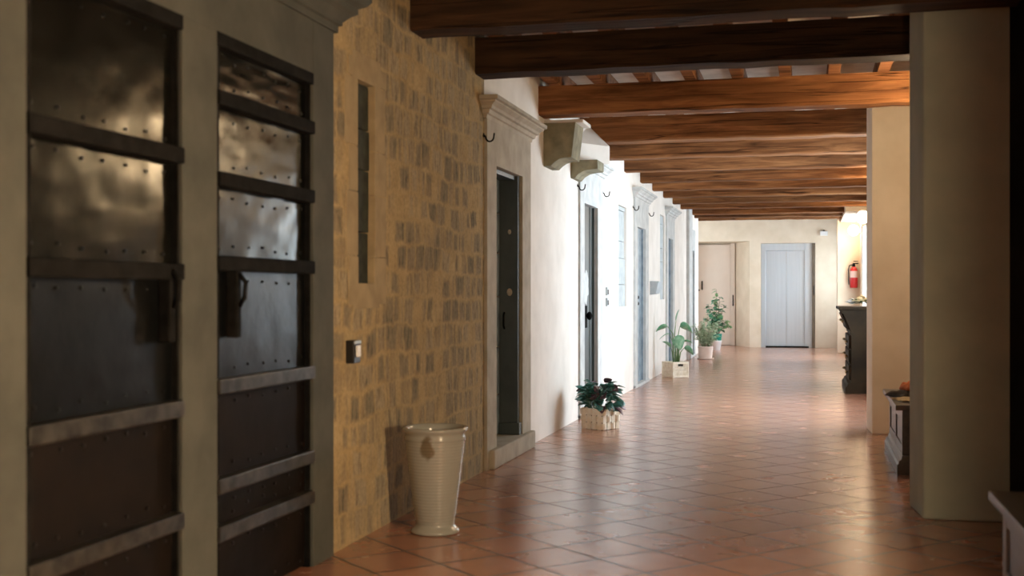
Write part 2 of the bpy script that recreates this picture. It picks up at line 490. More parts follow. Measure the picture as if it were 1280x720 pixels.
# widening at the far end
mb = wall_pieces(MB(), -3.4, -3.3, 24.0, 28.4, 0, CEIL, [(25.1, 26.2, .9, 2.3)]).box(-3.4, XL - WT - .05, 23.9, 24.0, 0, CEIL)
struct('wall_left_far', mb, M['cream'], 'cream wall of the recess past the last stone framed door', 'wall')

# stone surround of the iron doors
mb = MB()
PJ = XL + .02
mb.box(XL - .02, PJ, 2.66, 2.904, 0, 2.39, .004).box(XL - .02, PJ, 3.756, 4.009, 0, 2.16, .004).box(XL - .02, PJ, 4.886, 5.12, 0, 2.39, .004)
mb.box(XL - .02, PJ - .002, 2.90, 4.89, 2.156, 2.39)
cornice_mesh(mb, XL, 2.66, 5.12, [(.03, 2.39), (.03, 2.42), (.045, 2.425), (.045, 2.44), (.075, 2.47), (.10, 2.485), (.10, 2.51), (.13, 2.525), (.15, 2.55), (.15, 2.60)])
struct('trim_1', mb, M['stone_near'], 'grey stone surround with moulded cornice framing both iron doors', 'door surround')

# the two iron doors
def iron_door(n, y0, y1, bars, sheets, label):
    zt = 2.16
    r = thing('door_%d' % n, (XL, (y0 + y1) / 2, 0), label, 'door', kind='structure')
    mb = MB().box(XL - .09, XL - .05, y0, y1, 0, zt)
    mb.build('door_leaf', M['sheet_brown'], r)
    mb = MB().box(XL - .05, XL + .012, y0, y0 + .035, 0, zt).box(XL - .05, XL + .006, y1 - .012, y1, 0, zt).box(XL - .05, XL + .022, y0, y1, zt - .05, zt)
    mb.build('edge_frame', M['iron'], r, bev=.003)
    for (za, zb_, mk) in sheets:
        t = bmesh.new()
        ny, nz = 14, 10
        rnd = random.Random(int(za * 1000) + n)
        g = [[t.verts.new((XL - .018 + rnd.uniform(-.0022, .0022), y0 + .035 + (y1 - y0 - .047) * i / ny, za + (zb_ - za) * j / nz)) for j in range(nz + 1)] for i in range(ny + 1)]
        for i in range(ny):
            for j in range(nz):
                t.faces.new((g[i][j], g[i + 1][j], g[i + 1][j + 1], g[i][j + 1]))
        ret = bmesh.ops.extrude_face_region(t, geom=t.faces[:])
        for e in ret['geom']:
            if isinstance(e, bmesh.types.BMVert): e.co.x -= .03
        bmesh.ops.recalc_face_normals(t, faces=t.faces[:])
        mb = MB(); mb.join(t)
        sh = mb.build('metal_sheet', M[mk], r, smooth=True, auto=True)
        mb = MB()
        for yy in [y0 + .08 + k * (y1 - y0 - .14) / 6 for k in range(7)]:
            for zz in (za + .035, zb_ - .035):
                mb.ball((XL - .016, yy + rnd.uniform(-.012, .012), zz + rnd.uniform(-.01, .01)), .0062, (.7, 1, 1), 8)
        mb.build('rivets', M['sheet_blue'], sh)
    for z in bars:
        MB().box(XL - .03, XL + .03, y0 + .004, y1 - .002, z - .028, z + .028, .006).build('crossbar', M['iron_bar'] if z < 1.2 else M['iron'], r)
    # hanging hasp on its side
    ly = (y1 - .085) if n == 1 else (y0 + .16)
    h = MB().box(XL - .02, XL + .03, ly - .018, ly + .018, 1.03, 1.29, .008).build('hasp', M['iron'], r)
    MB().tube([(XL + .03, ly, 1.27), (XL + .055, ly, 1.24), (XL + .05, ly, 1.18), (XL + .03, ly, 1.15)], .009).build('staple', M['iron'], h)
    return r
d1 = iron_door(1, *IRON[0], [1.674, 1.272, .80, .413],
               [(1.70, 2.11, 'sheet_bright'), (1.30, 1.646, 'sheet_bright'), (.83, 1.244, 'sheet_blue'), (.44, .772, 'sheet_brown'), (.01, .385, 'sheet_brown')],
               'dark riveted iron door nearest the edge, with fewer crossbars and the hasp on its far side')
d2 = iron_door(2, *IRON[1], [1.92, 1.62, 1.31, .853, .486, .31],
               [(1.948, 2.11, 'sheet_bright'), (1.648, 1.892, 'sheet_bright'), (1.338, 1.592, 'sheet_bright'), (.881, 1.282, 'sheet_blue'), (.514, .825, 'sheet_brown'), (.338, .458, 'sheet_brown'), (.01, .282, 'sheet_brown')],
               'riveted iron door with six crossbars beside the rough stone wall')

# blind slit windows
def slit(n, s, sw, label, mat, infill, proj=.0):
    y0, y1, z0, z1 = s
    r = thing('window_%d' % n, (XL, (y0 + y1) / 2, z0), label, 'window', kind='structure')
    mb = MB()
    zs = z0 - .1
    rnd = random.Random(n)
    hs = [.24, .31, .22, .33, .28, .3]
    k = 0
    while sw and zs < z1 + .08:
        h = min(hs[k % 6], z1 + .10 - zs); k += 1
        za, zb_ = zs, zs + h - .006
        if h < .05: break
        for side in (0, 1):
            w = sw + rnd.uniform(-.02, .05)
            a, b_ = (y0 - w, y0 + .004) if side == 0 else (y1 - .004, y1 + w)
            mb.box(XL - .05, XL + .004 + proj + rnd.uniform(0, .003), a, b_, za, zb_, .004)
        zs += h
    if sw:
        mb.box(XL - .05, XL + .005 + proj, y0 - sw * .6, y1 + sw * .6, z1 - .004, z1 + .13, .004)
        mb.box(XL - .05, XL + .005 + proj, y0 - sw * .5, y1 + sw * .5, z0 - .12, z0 + .004, .004)
        mb.build('surround', mat, r)
    mb = MB(); zz = z0; k = 0
    while zz < z1 - .01:
        h = min([.26, .31, .2, .36][k % 4], z1 - zz); k += 1
        mb.box(XL - .20, XL - (.034 if sw else .028) + rnd.uniform(0, .008 if sw else .012), y0, y1, zz, zz + h - .006, .005); zz += h
    mb.build('stone_infill', infill, r)
slit(1, SLITS[0], .13, 'tall narrow walled-up slit window in the rough stone wall', M['stone_tan'], M['slit'])
slit(2, SLITS[1], 0, 'pale bluish stone strip, a blocked slit between the second and third stone framed doors', M['stone_pale'], M['stone_blue'])
slit(3, SLITS[2], 0, 'pale bluish stone strip, a blocked slit just before the fourth stone framed door', M['stone_pale'], M['stone_blue'])

# stone framed timber doors
DL = ['open dark green door in a stone frame, first past the rough stone wall', 'dark door with a flaked pale patch and black knob, behind the wicker basket plant',
      'slim dark door with two keyholes, third stone frame along the white wall', 'grey-blue door fourth along the white wall, behind the crate plant',
      'last slim door on the white wall before the far recess']
for i, d in enumerate(DOORS):
    y0, y1 = d['y']; zt = d['zt']; zb = d['zb']
    sm = M['stone'] if i == 0 else M['stone_pale']
    r = thing('door_%d' % (i + 3), (XL, (y0 + y1) / 2, 0), DL[i], 'door', kind='structure')
    P = XL + .022
    ya, yb = y0 - d['fl'], y1 + d['fr']
    mb = MB().box(XL - .16, P, ya, y0 + .005, 0, zt, .004).box(XL - .16, P, y1 - .005, yb, 0, zt, .004)
    mb.box(XL - .16, P, ya, yb, zt - .005, 2.39, .004)
    mb.build('stone_frame', sm, r)
    mb = MB()
    if i < 4:
        cornice_mesh(mb, XL, ya, yb, [(.024, 2.375), (.03, 2.40), (.045, 2.405), (.052, 2.43), (.07, 2.436), (.075, 2.455), (.105, 2.475), (.105, 2.485), (.125, 2.49), (.125, 2.515)])
        mb.build('cornice', sm, r)
        mb = MB()
    if i == 0:
        mb.box(XL - .4, XL + .06, ya + .06, yb, 0, zb, .012)
    else:
        mb.box(XL - .3, XL + .035, ya, yb, 0, zb, .008)
    mb.build('doorstep', sm, r)
    if i == 0:
        # iron-clad leaf deep in the opening, dark timber lining on the far jamb
        mb = MB(); zz = zb
        for h in (.30, .36, .38, .33, .30, .30):
            h2 = min(h, zt - zz)
            if h2 < .02: break
            mb.box(XL - .22, XL - .15, y0, y1, zz + .004, zz + h2 - .004, .012); zz += h2
        mb.build('door_leaf', M['leaf_iron'], r)
        j = MB().box(XL - .15, XL - .004, y1 - .05, y1, zb, zt, .004).box(XL - .15, XL - .03, y0, y1 - .05, zt - .035, zt, .003).box(XL - .15, XL + .012, y1 - .07, y1, zb, zb + .09, .006).build('timber_lining', M['dark_door'], r)
        for zz, w in ((1.66, .014), (1.205, .022)):
            MB().ball((XL - .07, y1 - .05, zz), w, (1, .35, 1.3), 14).build('strike_plate', M['stone'], j)
        MB().tube([(XL - .11, y1 - .05, 1.05), (XL - .11, y1 - .075, 1.03), (XL - .11, y1 - .075, .95), (XL - .11, y1 - .05, .93)], .007).build('latch', M['iron'], j)
    else:
        lf = MB().box(XL - .10, XL - .035, y0, y1, zb, zt)
        k = y0 + (y1 - y0) * .55
        lf.box(XL - .04, XL - .027, y1 - .2, y1 - .17, zb, zt, .004).box(XL - .04, XL - .029, y0, y0 + .07, zb, zt, .003)
        leaf = lf.build('door_leaf', M['dark_door'] if i < 2 else M['leaf_iron'], r)
        MB().box(XL - .036, XL - .015, y1 - .03, y1, zb, zt, .004).build('door_stop', M['dark_door'] if i < 2 else M['leaf_iron'], r)
        ky = y0 + (y1 - y0) * .5
        if i == 1:
            mb = MB()
            t = bmesh.new(); n = 22
            rn = random.Random(3)
            pts = [(ky + .13 * (1 + rn.uniform(-.3, .3)) * math.cos(2 * PI * q / n), 1.27 + .16 * (1 + rn.uniform(-.25, .25)) * math.sin(2 * PI * q / n)) for q in range(n)]
            mb.prism(pts, 'x', XL - .036, XL - .0325)
            tag(mb.build('flaked_patch', M['stone_pale'], leaf), 'pale patch where the dark paint has flaked')
            MB().ball((XL + .0, ky, .97), .028, (1, 1, 1.5)).tube([(XL - .036, ky, .97), (XL, ky, .97)], .016).build('knob', M['iron'], leaf)
            MB().box(XL - .037, XL - .030, ky - .05, ky + .05, .85, 1.07, .003).build('lock_plate', M['iron'], leaf)
        elif i in (2, 3):
            for zz in (1.06, 1.14):
                MB().ball((XL - .034, ky + .05, zz), .024, (.6, 1, 1), 12).build('keyhole', M['black'], leaf)

mb = MB().box(XL - .02, XL + .055, 21.68, 22.28, 0, CEIL, .01)
struct('trim_2', mb, M['stone_pale'], 'grey stone pier rising to the beams before the last door', 'pier')

# right side wall with windows
WINS = [(11.10, 14.1, .6, 2.45), (17.3, 18.5, .6, 2.45), (22.1, 24.1, .6, 2.47), (25.6, 26.5, .8, 2.4)]  # the last window is unseen, added to brighten the end wall
mb = wall_pieces(MB(), XR, XR + .1, 6.74, YE + .3, 0, CEIL, WINS)
struct('wall_right', mb, M['cream'], 'cream wall behind the pillars with the tall windows', 'wall')
mb = MB().box(XR, XR + .1, YB, 3.1, 0, CEIL)
struct('wall_right_near', mb, M['cream'], 'cream wall beside the viewer', 'wall')
mb = MB()
for k in range(9):
    a = 3.1 + k * (6.705 - 3.1) / 9
    mb.box(XR + .021, XR + .1, a, a + (6.705 - 3.1) / 9 - .006, 0, CEIL, .004)
mb.box(XR + .06, XR + .13, 3.0, 6.8, 0, CEIL)
struct('wall_right_added_boards', mb, M['very_dark'], 'made-up black boarding darkening the edge beside the nearest pillar', 'wall')  # boards made up to keep this edge of the view black
for i, (a, b, z0, z1) in enumerate(WINS + [(25.1, 26.2, .9, 2.3)]):
    if i == 4:  # recess window out of view, added to light the corridor's end
        r = thing('window_8', (-3.35, (a + b) / 2, z0), 'unseen window in the far recess, added to brighten the corridor end', 'window', kind='structure')
        mb = MB(); w = .05; mid = (a + b) / 2
        mb.box(-3.37, -3.32, a, a + w, z0, z1).box(-3.37, -3.32, b - w, b, z0, z1).box(-3.37, -3.32, a, b, z0, z0 + w).box(-3.37, -3.32, a, b, z1 - w, z1).box(-3.37, -3.32, mid - .03, mid + .03, z0, z1)
        mb.build('window_frame', M['frame_white'], r, bev=.004)
        MB().box(-3.348, -3.342, a + w, mid - .03, z0 + w, z1 - w).box(-3.348, -3.342, mid + .03, b - w, z0 + w, z1 - w).build('pane', M['glass'], r)
        la = bpy.data.lights.new('window_portal', 'AREA'); la.shape = 'RECTANGLE'
        la.size = z1 - z0; la.size_y = b - a; la.cycles.is_portal = True
        lo = bpy.data.objects.new('window_portal', la); COL.objects.link(lo)
        lo.location = (-3.42, (a + b) / 2, (z0 + z1) / 2); lo.rotation_euler = (0, -PI / 2, 0)
        continue
    r = thing('window_%d' % (i + 4), (XR, (a + b) / 2, z0), ['tall window past the second pillar, lighting the basket plant', 'tall window behind the chest of drawers', 'bright strip of window seen beside the globe lamps', 'unseen window behind the far pillar, added to brighten the end wall'][i], 'window', kind='structure')
    mb = MB()
    w = .05
    mb.box(XR + .02, XR + .07, a, a + w, z0, z1).box(XR + .02, XR + .07, b - w, b, z0, z1).box(XR + .02, XR + .07, a, b, z0, z0 + w).box(XR + .02, XR + .07, a, b, z1 - w, z1)
    mid = (a + b) / 2
    mb.box(XR + .02, XR + .07, mid - .03, mid + .03, z0, z1)
    mb.build('window_frame', M['frame_white'], r, bev=.004)
    MB().box(XR + .042, XR + .048, a + w, mid - .03, z0 + w, z1 - w).box(XR + .042, XR + .048, mid + .03, b - w, z0 + w, z1 - w).build('pane', M['glass'], r)
    MB().box(XR - .05, XR + .02, a - .05, b + .05, z0 - .04, z0, .005).build('sill', M['stone_pale'], r)
    la = bpy.data.lights.new('window_portal', 'AREA'); la.shape = 'RECTANGLE'
    la.size = z1 - z0; la.size_y = b - a
    la.cycles.is_portal = True
    lo = bpy.data.objects.new('window_portal', la); COL.objects.link(lo)
    lo.location = (XR + .12, (a + b) / 2, (z0 + z1) / 2)
    lo.rotation_euler = (0, PI / 2, 0)

# pillars
def pillar(name, x0, y0, x1, y1, label, mat, z1=CEIL, splay=0):
    mb = MB().prism([(x0 + splay, y0), (x1, y0), (x1, y1), (x0 - splay, y1)], 'z', 0, z1, .012)
    return struct(name, mb, mat, label, 'pillar')
pillar('pillar', .60, 2.95, XR + .02, 3.35, 'unseen plastered pillar beside the viewer, added to block the near lamp', M['pier'])  # out of view; added to keep the near lamp off the next pillar
pillar('pillar', .575, 6.70, XR + .13, 7.12, 'wide grey-cream plaster pillar nearest the viewer', M['pier'], splay=.019)
pillar('pillar', .515, 10.64, XR + .02, 11.06, 'warm lit cream pillar behind the panelled bench', M['cream'], splay=.012)
pillar('pillar', .565, 24.75, XR + .02, 25.2, 'far cream pillar carrying the fire extinguisher', M['cream'])
mb = MB().box(.63, XR + .02, 21.4, 24.75, 2.60, CEIL)
struct('trim_3', mb, M['cream'], 'plaster bulkhead where the last beams end above the globe lamps', 'bulkhead')

# end wall with elevator opening and splayed door niche
EX0, EX1, EZ = -1.008, .152, 2.287
mb = MB()
mb.box(-1.25, EX0, YE, YE + .9, 0, CEIL).box(EX1, XR + .2, YE, YE + .9, 0, CEIL).box(EX0, EX1, YE, YE + .9, EZ, CEIL)
mb.box(-3.4, -1.25, YE, YE + .9, 2.34, CEIL)
mb.box(EX0, EX1, YE + .5, YE + .9, 0, EZ)
mb.prism([(-1.25, YE), (-1.25, YE + .9), (-1.61, YE + .9)], 'z', 0, 2.34)
mb.box(-3.4, -2.75, YE, YE + .9, 0, 2.34)
mb.box(-3.4, -1.2, YE + .95, YE + 1.1, 0, CEIL)
struct('wall_end', mb, M['cream'], 'cream end wall around the steel elevator', 'wall')
mb = MB()
wx0, wx1, wz0, wz1 = -1.55, -1.1, 1.2, 1.7
mb.box(-3.5, wx0, YB - .12, YB, 0, CEIL).box(wx1, 1.3, YB - .12, YB, 0, CEIL).box(wx0, wx1, YB - .12, YB, 0, wz0).box(wx0, wx1, YB - .12, YB, wz1, CEIL)
r = thing('window_9', (-1.35, YB - .06, wz0), 'unseen window behind the viewer, added for cool fill light', 'window', kind='structure')  # added opening, never in view; gives cool fill from behind
fb = MB()
for a, b, c_, d in ((wx0, wx0 + .04, wz0, wz1), (wx1 - .04, wx1, wz0, wz1), (wx0, wx1, wz0, wz0 + .04), (wx0, wx1, wz1 - .04, wz1), (-1.37, -1.33, wz0, wz1)):
    fb.box(a, b, YB - .09, YB - .04, c_, d)
fb.build('window_frame', M['frame_white'], r)
MB().box(wx0 + .04, -1.37, YB - .067, YB - .062, wz0 + .04, wz1 - .04).box(-1.33, wx1 - .04, YB - .067, YB - .062, wz0 + .04, wz1 - .04).build('pane', M['glass'], r)
la = bpy.data.lights.new('window_portal', 'AREA'); la.shape = 'RECTANGLE'; la.size = wx1 - wx0; la.size_y = wz1 - wz0; la.cycles.is_portal = True
lo = bpy.data.objects.new('window_portal', la); COL.objects.link(lo)
lo.location = (-1.35, YB - .14, (wz0 + wz1) / 2); lo.rotation_euler = (PI / 2, 0, 0)
struct('wall_back', mb, M['plaster'], 'plain wall behind the viewer', 'wall')

r = thing('door_8', (-2.1, YE + .9, 0), 'pale painted door in the splayed niche beside the elevator', 'door', kind='structure')
leaf = MB().box(-2.72, -1.72, YE + .86, YE + .91, 0.01, 2.3, .004).build('door_leaf', M['pale_door'], r)
MB().box(-1.715, -1.62, YE + .84, YE + .93, 0, 2.34, .004).box(-2.8, -2.725, YE + .84, YE + .93, 0, 2.34, .004).build('door_frame', M['pale_door'], r)
MB().tube([(-2.36, YE + .86, 1.28), (-2.36, YE + .82, 1.28), (-2.36, YE + .82, 1.46), (-2.36, YE + .86, 1.46)], .014).build('handle', M['iron'], leaf)
MB().ball((-2.43, YE + .86, 1.26), .018, (1, .5, 1), 10).build('lock', M['iron'], leaf)
MB().tube([(-1.66, YE + .835, .90), (-1.66, YE + .835, 1.15)], .014).build('hinge', M['iron'], r)

# ------------------------------------------------------------------ ceiling timbers
BEAMS = [4.95, 6.26, 7.58, 9.49, 11.3, 12.75, 14.15, 15.55, 16.8, 18.1, 19.4, 20.65, 22.2, 23.2, 24.05]
BL = ['near-black ceiling beam crossing the top edge of the photo', 'near-black ceiling beam second from the viewer, meeting the rough stone wall', 'dark ceiling beam ending just above the first stone door cornice',
      'ceiling beam lit orange at its pillar end, carried by the larger corbel', 'dark topped ceiling beam against the plaster haunch, next past the orange-lit one']
ordn = ['second', 'third', 'fourth', 'fifth', 'sixth', 'seventh', 'eighth', 'ninth', 'tenth', 'last']
for i, y in enumerate(BEAMS):
    x1 = XR if i < 12 else .66
    rn = random.Random(40 + i)
    t = bmesh.new(); n = 16
    hw, z0, z1 = .12 if i < 5 else .105, 2.64, 2.872
    rows = []
    for k in range(n + 1):
        x = XL - .1 + (x1 + .05 - XL + .1) * k / n
        jy, jz = rn.uniform(-.006, .006), rn.uniform(-.006, .004)
        ch = .014
        prof = [(-hw, z0 + ch), (-hw + ch, z0), (hw - ch, z0), (hw, z0 + ch), (hw, z1), (-hw, z1)]
        rows.append([t.verts.new((x, y + hw + a + jy, b + (jz if b < 2.8 else 0))) for a, b in prof])
    for a, b in zip(rows, rows[1:]):
        for q in range(6): t.faces.new((a[q], b[q], b[(q + 1) % 6], a[(q + 1) % 6]))
    t.faces.new(rows[0]); t.faces.new(rows[-1][::-1])
    bmesh.ops.recalc_face_normals(t, faces=t.faces[:])
    mb = MB(); mb.join(t)
    lab = BL[i] if i < 5 else '%s ceiling beam after the orange-lit one, running above the white wall' % ordn[i - 4] if i < 14 else 'last ceiling beam, short and dark against the end wall'
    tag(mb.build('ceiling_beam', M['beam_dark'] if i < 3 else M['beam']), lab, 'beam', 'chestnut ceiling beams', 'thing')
jx = [-1.98 + .362 * k for k in range(9)]
jl = ['first', 'second', 'third', 'fourth', 'fifth', 'sixth', 'seventh', 'eighth', 'ninth']
for k, x in enumerate(jx):
    mb = MB().box(x - .045, x + .045, YB, YE, 2.870, CEIL, .005)
    tag(mb.build('ceiling_joist', M['joist']), '%s small joist from the door wall, lying across the tops of the beams' % jl[k], 'joist', 'small joists above the beams', 'thing')

# corbels
r = thing('stone_corbel', (XL, 9.86, 2.245), 'larger olive stone corbel under the orange-lit beam', 'corbel', 'stone corbels', 'thing')
prof = [(XL - .05, 2.245), (XL + .06, 2.245), (XL + .09, 2.275), (XL + .13, 2.30), (XL + .18, 2.312), (XL + .235, 2.312), (XL + .25, 2.44), (XL + .27, 2.60), (XL - .05, 2.60)]
MB().prism(prof, 'y', 9.68, 10.04, .006).build('bracket', M['corbel'], r)
MB().box(XL - .05, XL + .33, 9.70, 10.06, 2.598, 2.628, .01).build('plaster_pad', M['plaster'], r)
r = thing('stone_corbel', (XL, 11.0, 2.25), 'smaller olive stone corbel beneath the white plaster haunch', 'corbel', 'stone corbels', 'thing')
prof = [(XL - .05, 2.255), (XL + .04, 2.255), (XL + .07, 2.29), (XL + .12, 2.318), (XL + .18, 2.33), (XL + .25, 2.335), (XL + .25, 2.42), (XL - .05, 2.42)]
MB().prism(prof, 'y', 10.85, 11.2, .006).build('bracket', M['corbel'], r)
t = bmesh.new(); rings = []
for z, w0, w1 in ((2.421, .02, .29), (2.59, .02, .29), (2.79, .01, .09)):
    rings.append([t.verts.new(p) for p in ((XL - .05, 10.87, z), (XL + w0, 10.87, z), (XL + w1, 11.289, z), (XL - .05, 11.289, z))])
for a, b in zip(rings, rings[1:]):
    for q in range(4): t.faces.new((a[q], a[(q + 1) % 4], b[(q + 1) % 4], b[q]))
t.faces.new(rings[0][::-1]); t.faces.new(rings[-1])
bmesh.ops.recalc_face_normals(t, faces=t.faces[:])
mb = MB(); mb.join(t)
struct('wall_left_haunch', mb, M['plaster'], 'sloping white plaster haunch above the smaller corbel', 'wall')

# ------------------------------------------------------------------ elevator
r = thing('elevator', ((EX0 + EX1) / 2, YE + .12, 0), 'brushed steel elevator with closed double doors in the end wall', 'elevator')
Y0 = YE + .10
mb = MB().box(EX0 + .003, -.905, Y0 - .03, Y0 + .08, 0, EZ - .003, .004).box(-.068, .085, Y0 - .03, Y0 + .08, 0, EZ - .003, .004).box(-.905, -.068, Y0 - .03, Y0 + .08, 2.129, EZ - .003, .004)
mb.build('steel_frame', M['steel'], r)
MB().box(-.903, -.462, Y0 + .01, Y0 + .05, .03, 2.127, .003).build('door_panel', M['steel'], r)
MB().box(-.457, -.07, Y0 + .01, Y0 + .05, .03, 2.127, .003).build('door_panel', M['steel'], r)
MB().box(-.905, .02, YE + .005, Y0 + .05, 0.001, .03, .003).build('sill', M['iron'], r)
MB().box(.086, EX1 - .002, YE + .01, Y0 + .08, 0, EZ - .003).build('side_trim', M['bronze'], r)
MB().box(.11, .135, YE - .002, YE + .012, 1.15, 1.35, .003).build('call_plate', M['black'], r)

# alarm box
r = thing('alarm_box', (.335, YE, 2.5), 'small white alarm box high on the end wall beside the elevator', 'alarm')
MB().box(.255, .415, YE - .06, YE + .004, 2.44, 2.54, .008).build('housing', M['white'], r)
MB().ball((.335, YE - .03, 2.545), .022, (1, 1, 1), 12).build('indicator', M['black'], r)

# ------------------------------------------------------------------ globe lamps
GL = [(.65, 2.80, 1.02, 1050, 'globe wall lamp beside the viewer'), (.86, 9.0, 2.34, 120, 'globe wall lamp hidden behind the nearest pillar'),
      (.865, 14.4, 2.43, 80, 'globe wall lamp behind the cream pillar'), (.865, 15.5, 2.43, 60, 'globe wall lamp above the chest of drawers'),
      (.865, 20.3, 2.43, 60, 'nearer and higher looking of the two glowing globe wall lamps'), (.865, 24.35, 2.42, 60, 'farther glowing globe wall lamp above the fire extinguisher')]
for i, (x, y, z, s, lab) in enumerate(GL):
    r = thing('globe_lamp', (XR, y, z), lab, 'wall lamp', 'globe wall lamps')
    MB().ball((x, y, z), .105, seg=32).build('glass_globe', make_lamp('lit_globe_%d' % i, s), r)
    wx = XR
    if i:
        MB().tube([(wx, y, z - .02), (x + .09, y, z)], .014).ball((wx - .01, y, z - .02), .05, (.35, 1, 1)).build('wall_bracket', M['brass'], r)
    else:
        MB().tube([(x, 2.95, z - .02), (x, y + .09, z)], .014).ball((x, 2.94, z - .02), .05, (1, .35, 1)).build('wall_bracket', M['brass'], r)

# ------------------------------------------------------------------ fire extinguisher
ex, ey = .88, 24.66
r = thing('fire_extinguisher', (ex, ey, 1.29), 'red fire extinguisher hung on the far cream pillar', 'fire extinguisher')
R = .075
MB().lathe([(R * .85, 1.30), (R, 1.32), (R, 1.62), (R * .92, 1.66), (R * .6, 1.70), (R * .35, 1.715)], (ex, ey, 0), 24).build('cylinder', M['red'], r)
MB().lathe([(R + .0015, 1.50), (R + .0015, 1.63)], (ex, ey, 0), 24, cap=False).build('label', M['paper'], r)
v = MB().lathe([(.022, 1.71), (.024, 1.77)], (ex, ey, 0), 12).box(ex - .02, ex + .09, ey - .012, ey + .012, 1.77, 1.79).box(ex - .01, ex + .08, ey - .01, ey + .01, 1.815, 1.83).build('valve', M['iron'], r)
MB().tube([(ex - .02, ey, 1.755), (ex - .085, ey - .01, 1.74), (ex - .105, ey - .01, 1.66), (ex - .1, ey - .01, 1.45), (ex - .095, ey - .01, 1.36)], .012).build('hose', M['rubber'], r)
MB().box(ex - .03, ex + .03, ey + .06, 24.755, 1.4, 1.75).build('wall_bracket', M['iron'], r)

# ------------------------------------------------------------------ chest of drawers
cx0, cy0, cy1, cxb = .40, 14.82, 16.25, .985
r = thing('chest_of_drawers', (.7, 15.5, 0), 'tall dark walnut chest of drawers with flared top standing past the second pillar', 'chest of drawers')
MB().box(cx0 - .045, cxb, cy0 - .03, cy1 + .03, 1.03, 1.065, .006).build('top', M['dark_wood'], r)
body = [(cxb, .10), (cx0 + .10, .10), (cx0 + .10, .72), (cx0 + .085, .735), (cx0 + .09, .76), (cx0 + .075, .82), (cx0 + .045, .90), (cx0 + .01, .97), (cx0 - .02, 1.03), (cxb, 1.03)]
MB().prism(body, 'y', cy0, cy1, .003).build('carcass', M['dark_wood'], r)
MB().prism([(cxb, 0), (cx0 + .03, 0), (cx0 + .03, .07), (cx0 + .05, .085), (cx0 + .06, .12), (cx0 + .10, .14), (cxb, .14)], 'y', cy0 - .02, cy1 + .02, .003).build('plinth', M['dark_wood'], r)
for j, (za, zb_) in enumerate([(.16, .34), (.36, .53), (.55, .71)]):
    dr = MB().box(cx0 + .07, cx0 + .13, cy0 + .06, cy1 - .06, za, zb_, .008).build('drawer', M['dark_wood'], r)
    for yy in (cy0 + .3, cy1 - .3):
        MB().ball((cx0 + .048, yy, (za + zb_) / 2), .018, (1, 1, 1), 12).tube([(cx0 + .075, yy, (za + zb_) / 2), (cx0 + .05, yy, (za + zb_) / 2)], .008).build('knob', M['brass'], dr)
dr = MB().prism([(cx0 + .09, .79), (cx0 + .05, .79), (cx0 + .022, .90), (cx0 - .012, .98), (cx0 + .05, .98)], 'y', cy0 + .06, cy1 - .06, .004).build('drawer', M['dark_wood'], r)
for yy in (cy0 + .3, cy1 - .3):
    MB().ball((cx0 + .005, yy, .885), .018, (1, 1, 1), 12).tube([(cx0 + .05, yy, .885), (cx0 + .01, yy, .885)], .008).build('knob', M['brass'], dr)

r.scale = (1, 1, .967)

# bouquet
by = 15.0
r = thing('bouquet', (.62, by, 1.03), 'bouquet of cream roses with green leaves lying on the tall chest', 'bouquet')
mb = MB(); rn = random.Random(5)
for k in range(46):
    a = rn.uniform(0, 2 * PI); q = rn.uniform(.02, .16)
    mb.leaf((.63 + q * 1.15 * math.cos(a), by + q * math.sin(a), 1.07 + rn.uniform(0, .05)), (math.cos(a), math.sin(a), rn.uniform(.0, .5)), rn.uniform(.05, .085), .035, .35)
mb.build('leaves', M['leaf_rose'], r)
def rose(c, s, mk, parent):
    mb = MB(); rn = random.Random(int(c[0] * 1000))
    mb.ball(c, s * .55, (1, 1, 1), 12)
    for ring, (n, tilt, L) in enumerate([(4, .9, .75), (6, .55, .95), (7, .2, 1.1)]):
        for k in range(n):
            a = 2 * PI * k / n + ring * .5
            d = Vector((math.cos(a), math.sin(a), tilt * 1.6))
            mb.leaf(Vector(c) + Vector((math.cos(a), math.sin(a), 0)) * s * .15 - Vector((0, 0, s * .4)), d, s * L * 1.1, s * 1.1, .25, .45, 5)
    return mb.build('rose', M[mk], parent)
for c, s, mk in [((.60, by - .09, 1.115), .075, 'rose'), ((.685, by - .08, 1.11), .07, 'rose'), ((.72, by + .03, 1.13), .06, 'rose'), ((.63, by + .06, 1.15), .055, 'rose'), ((.785, by - .05, 1.11), .07, 'rose'), ((.515, by + .03, 1.10), .065, 'white_petal')]:
    rose(c, s, mk, r)

# ------------------------------------------------------------------ benches
def bench(y0, y1, x0, label, npan):
    xb = XR - .015
    r = thing('storage_bench', ((x0 + xb) / 2, (y0 + y1) / 2, 0), label, 'bench', 'panelled storage benches')
    MB().box(x0 - .045, xb, y0 - .04, y1 + .04, .425, .46, .006).build('seat', M['bench'], r)
    mb = MB().box(x0 + .03, xb, y0 + .004, y1 - .004, .1, .425)
    rail = .085
    mb.box(x0 + .001, x0 + .04, y0 + .002, y1 - .002, .345, .424, .003).box(x0 + .001, x0 + .04, y0 + .002, y1 - .002, .115, .185, .003)
    st = (y1 - y0 - rail) / npan
    for k in range(npan + 1):
        mb.box(x0, x0 + .04, y0 + k * st, y0 + k * st + rail, .12, .42, .003)
    c = mb.build('carcass', M['bench'], r)
    for k in range(npan):
        MB().box(x0 + .009, x0 + .035, y0 + rail + k * st + .002, y0 + (k + 1) * st - .002, .186, .344, .004).build('front_panel', M['bench'], r)
    MB().prism([(xb, 0), (x0 - .035, 0), (x0 - .035, .065), (x0 - .024, .075), (x0 - .024, .09), (x0 - .008, .10), (x0 - .002, .125), (xb, .125)], 'y', y0 - .03, y1 + .03, .003).build('plinth', M['bench'], r)
    return r
bench(8.32, 9.62, .605, 'dark panelled storage bench between the two pillars with folded cloths on it', 2)
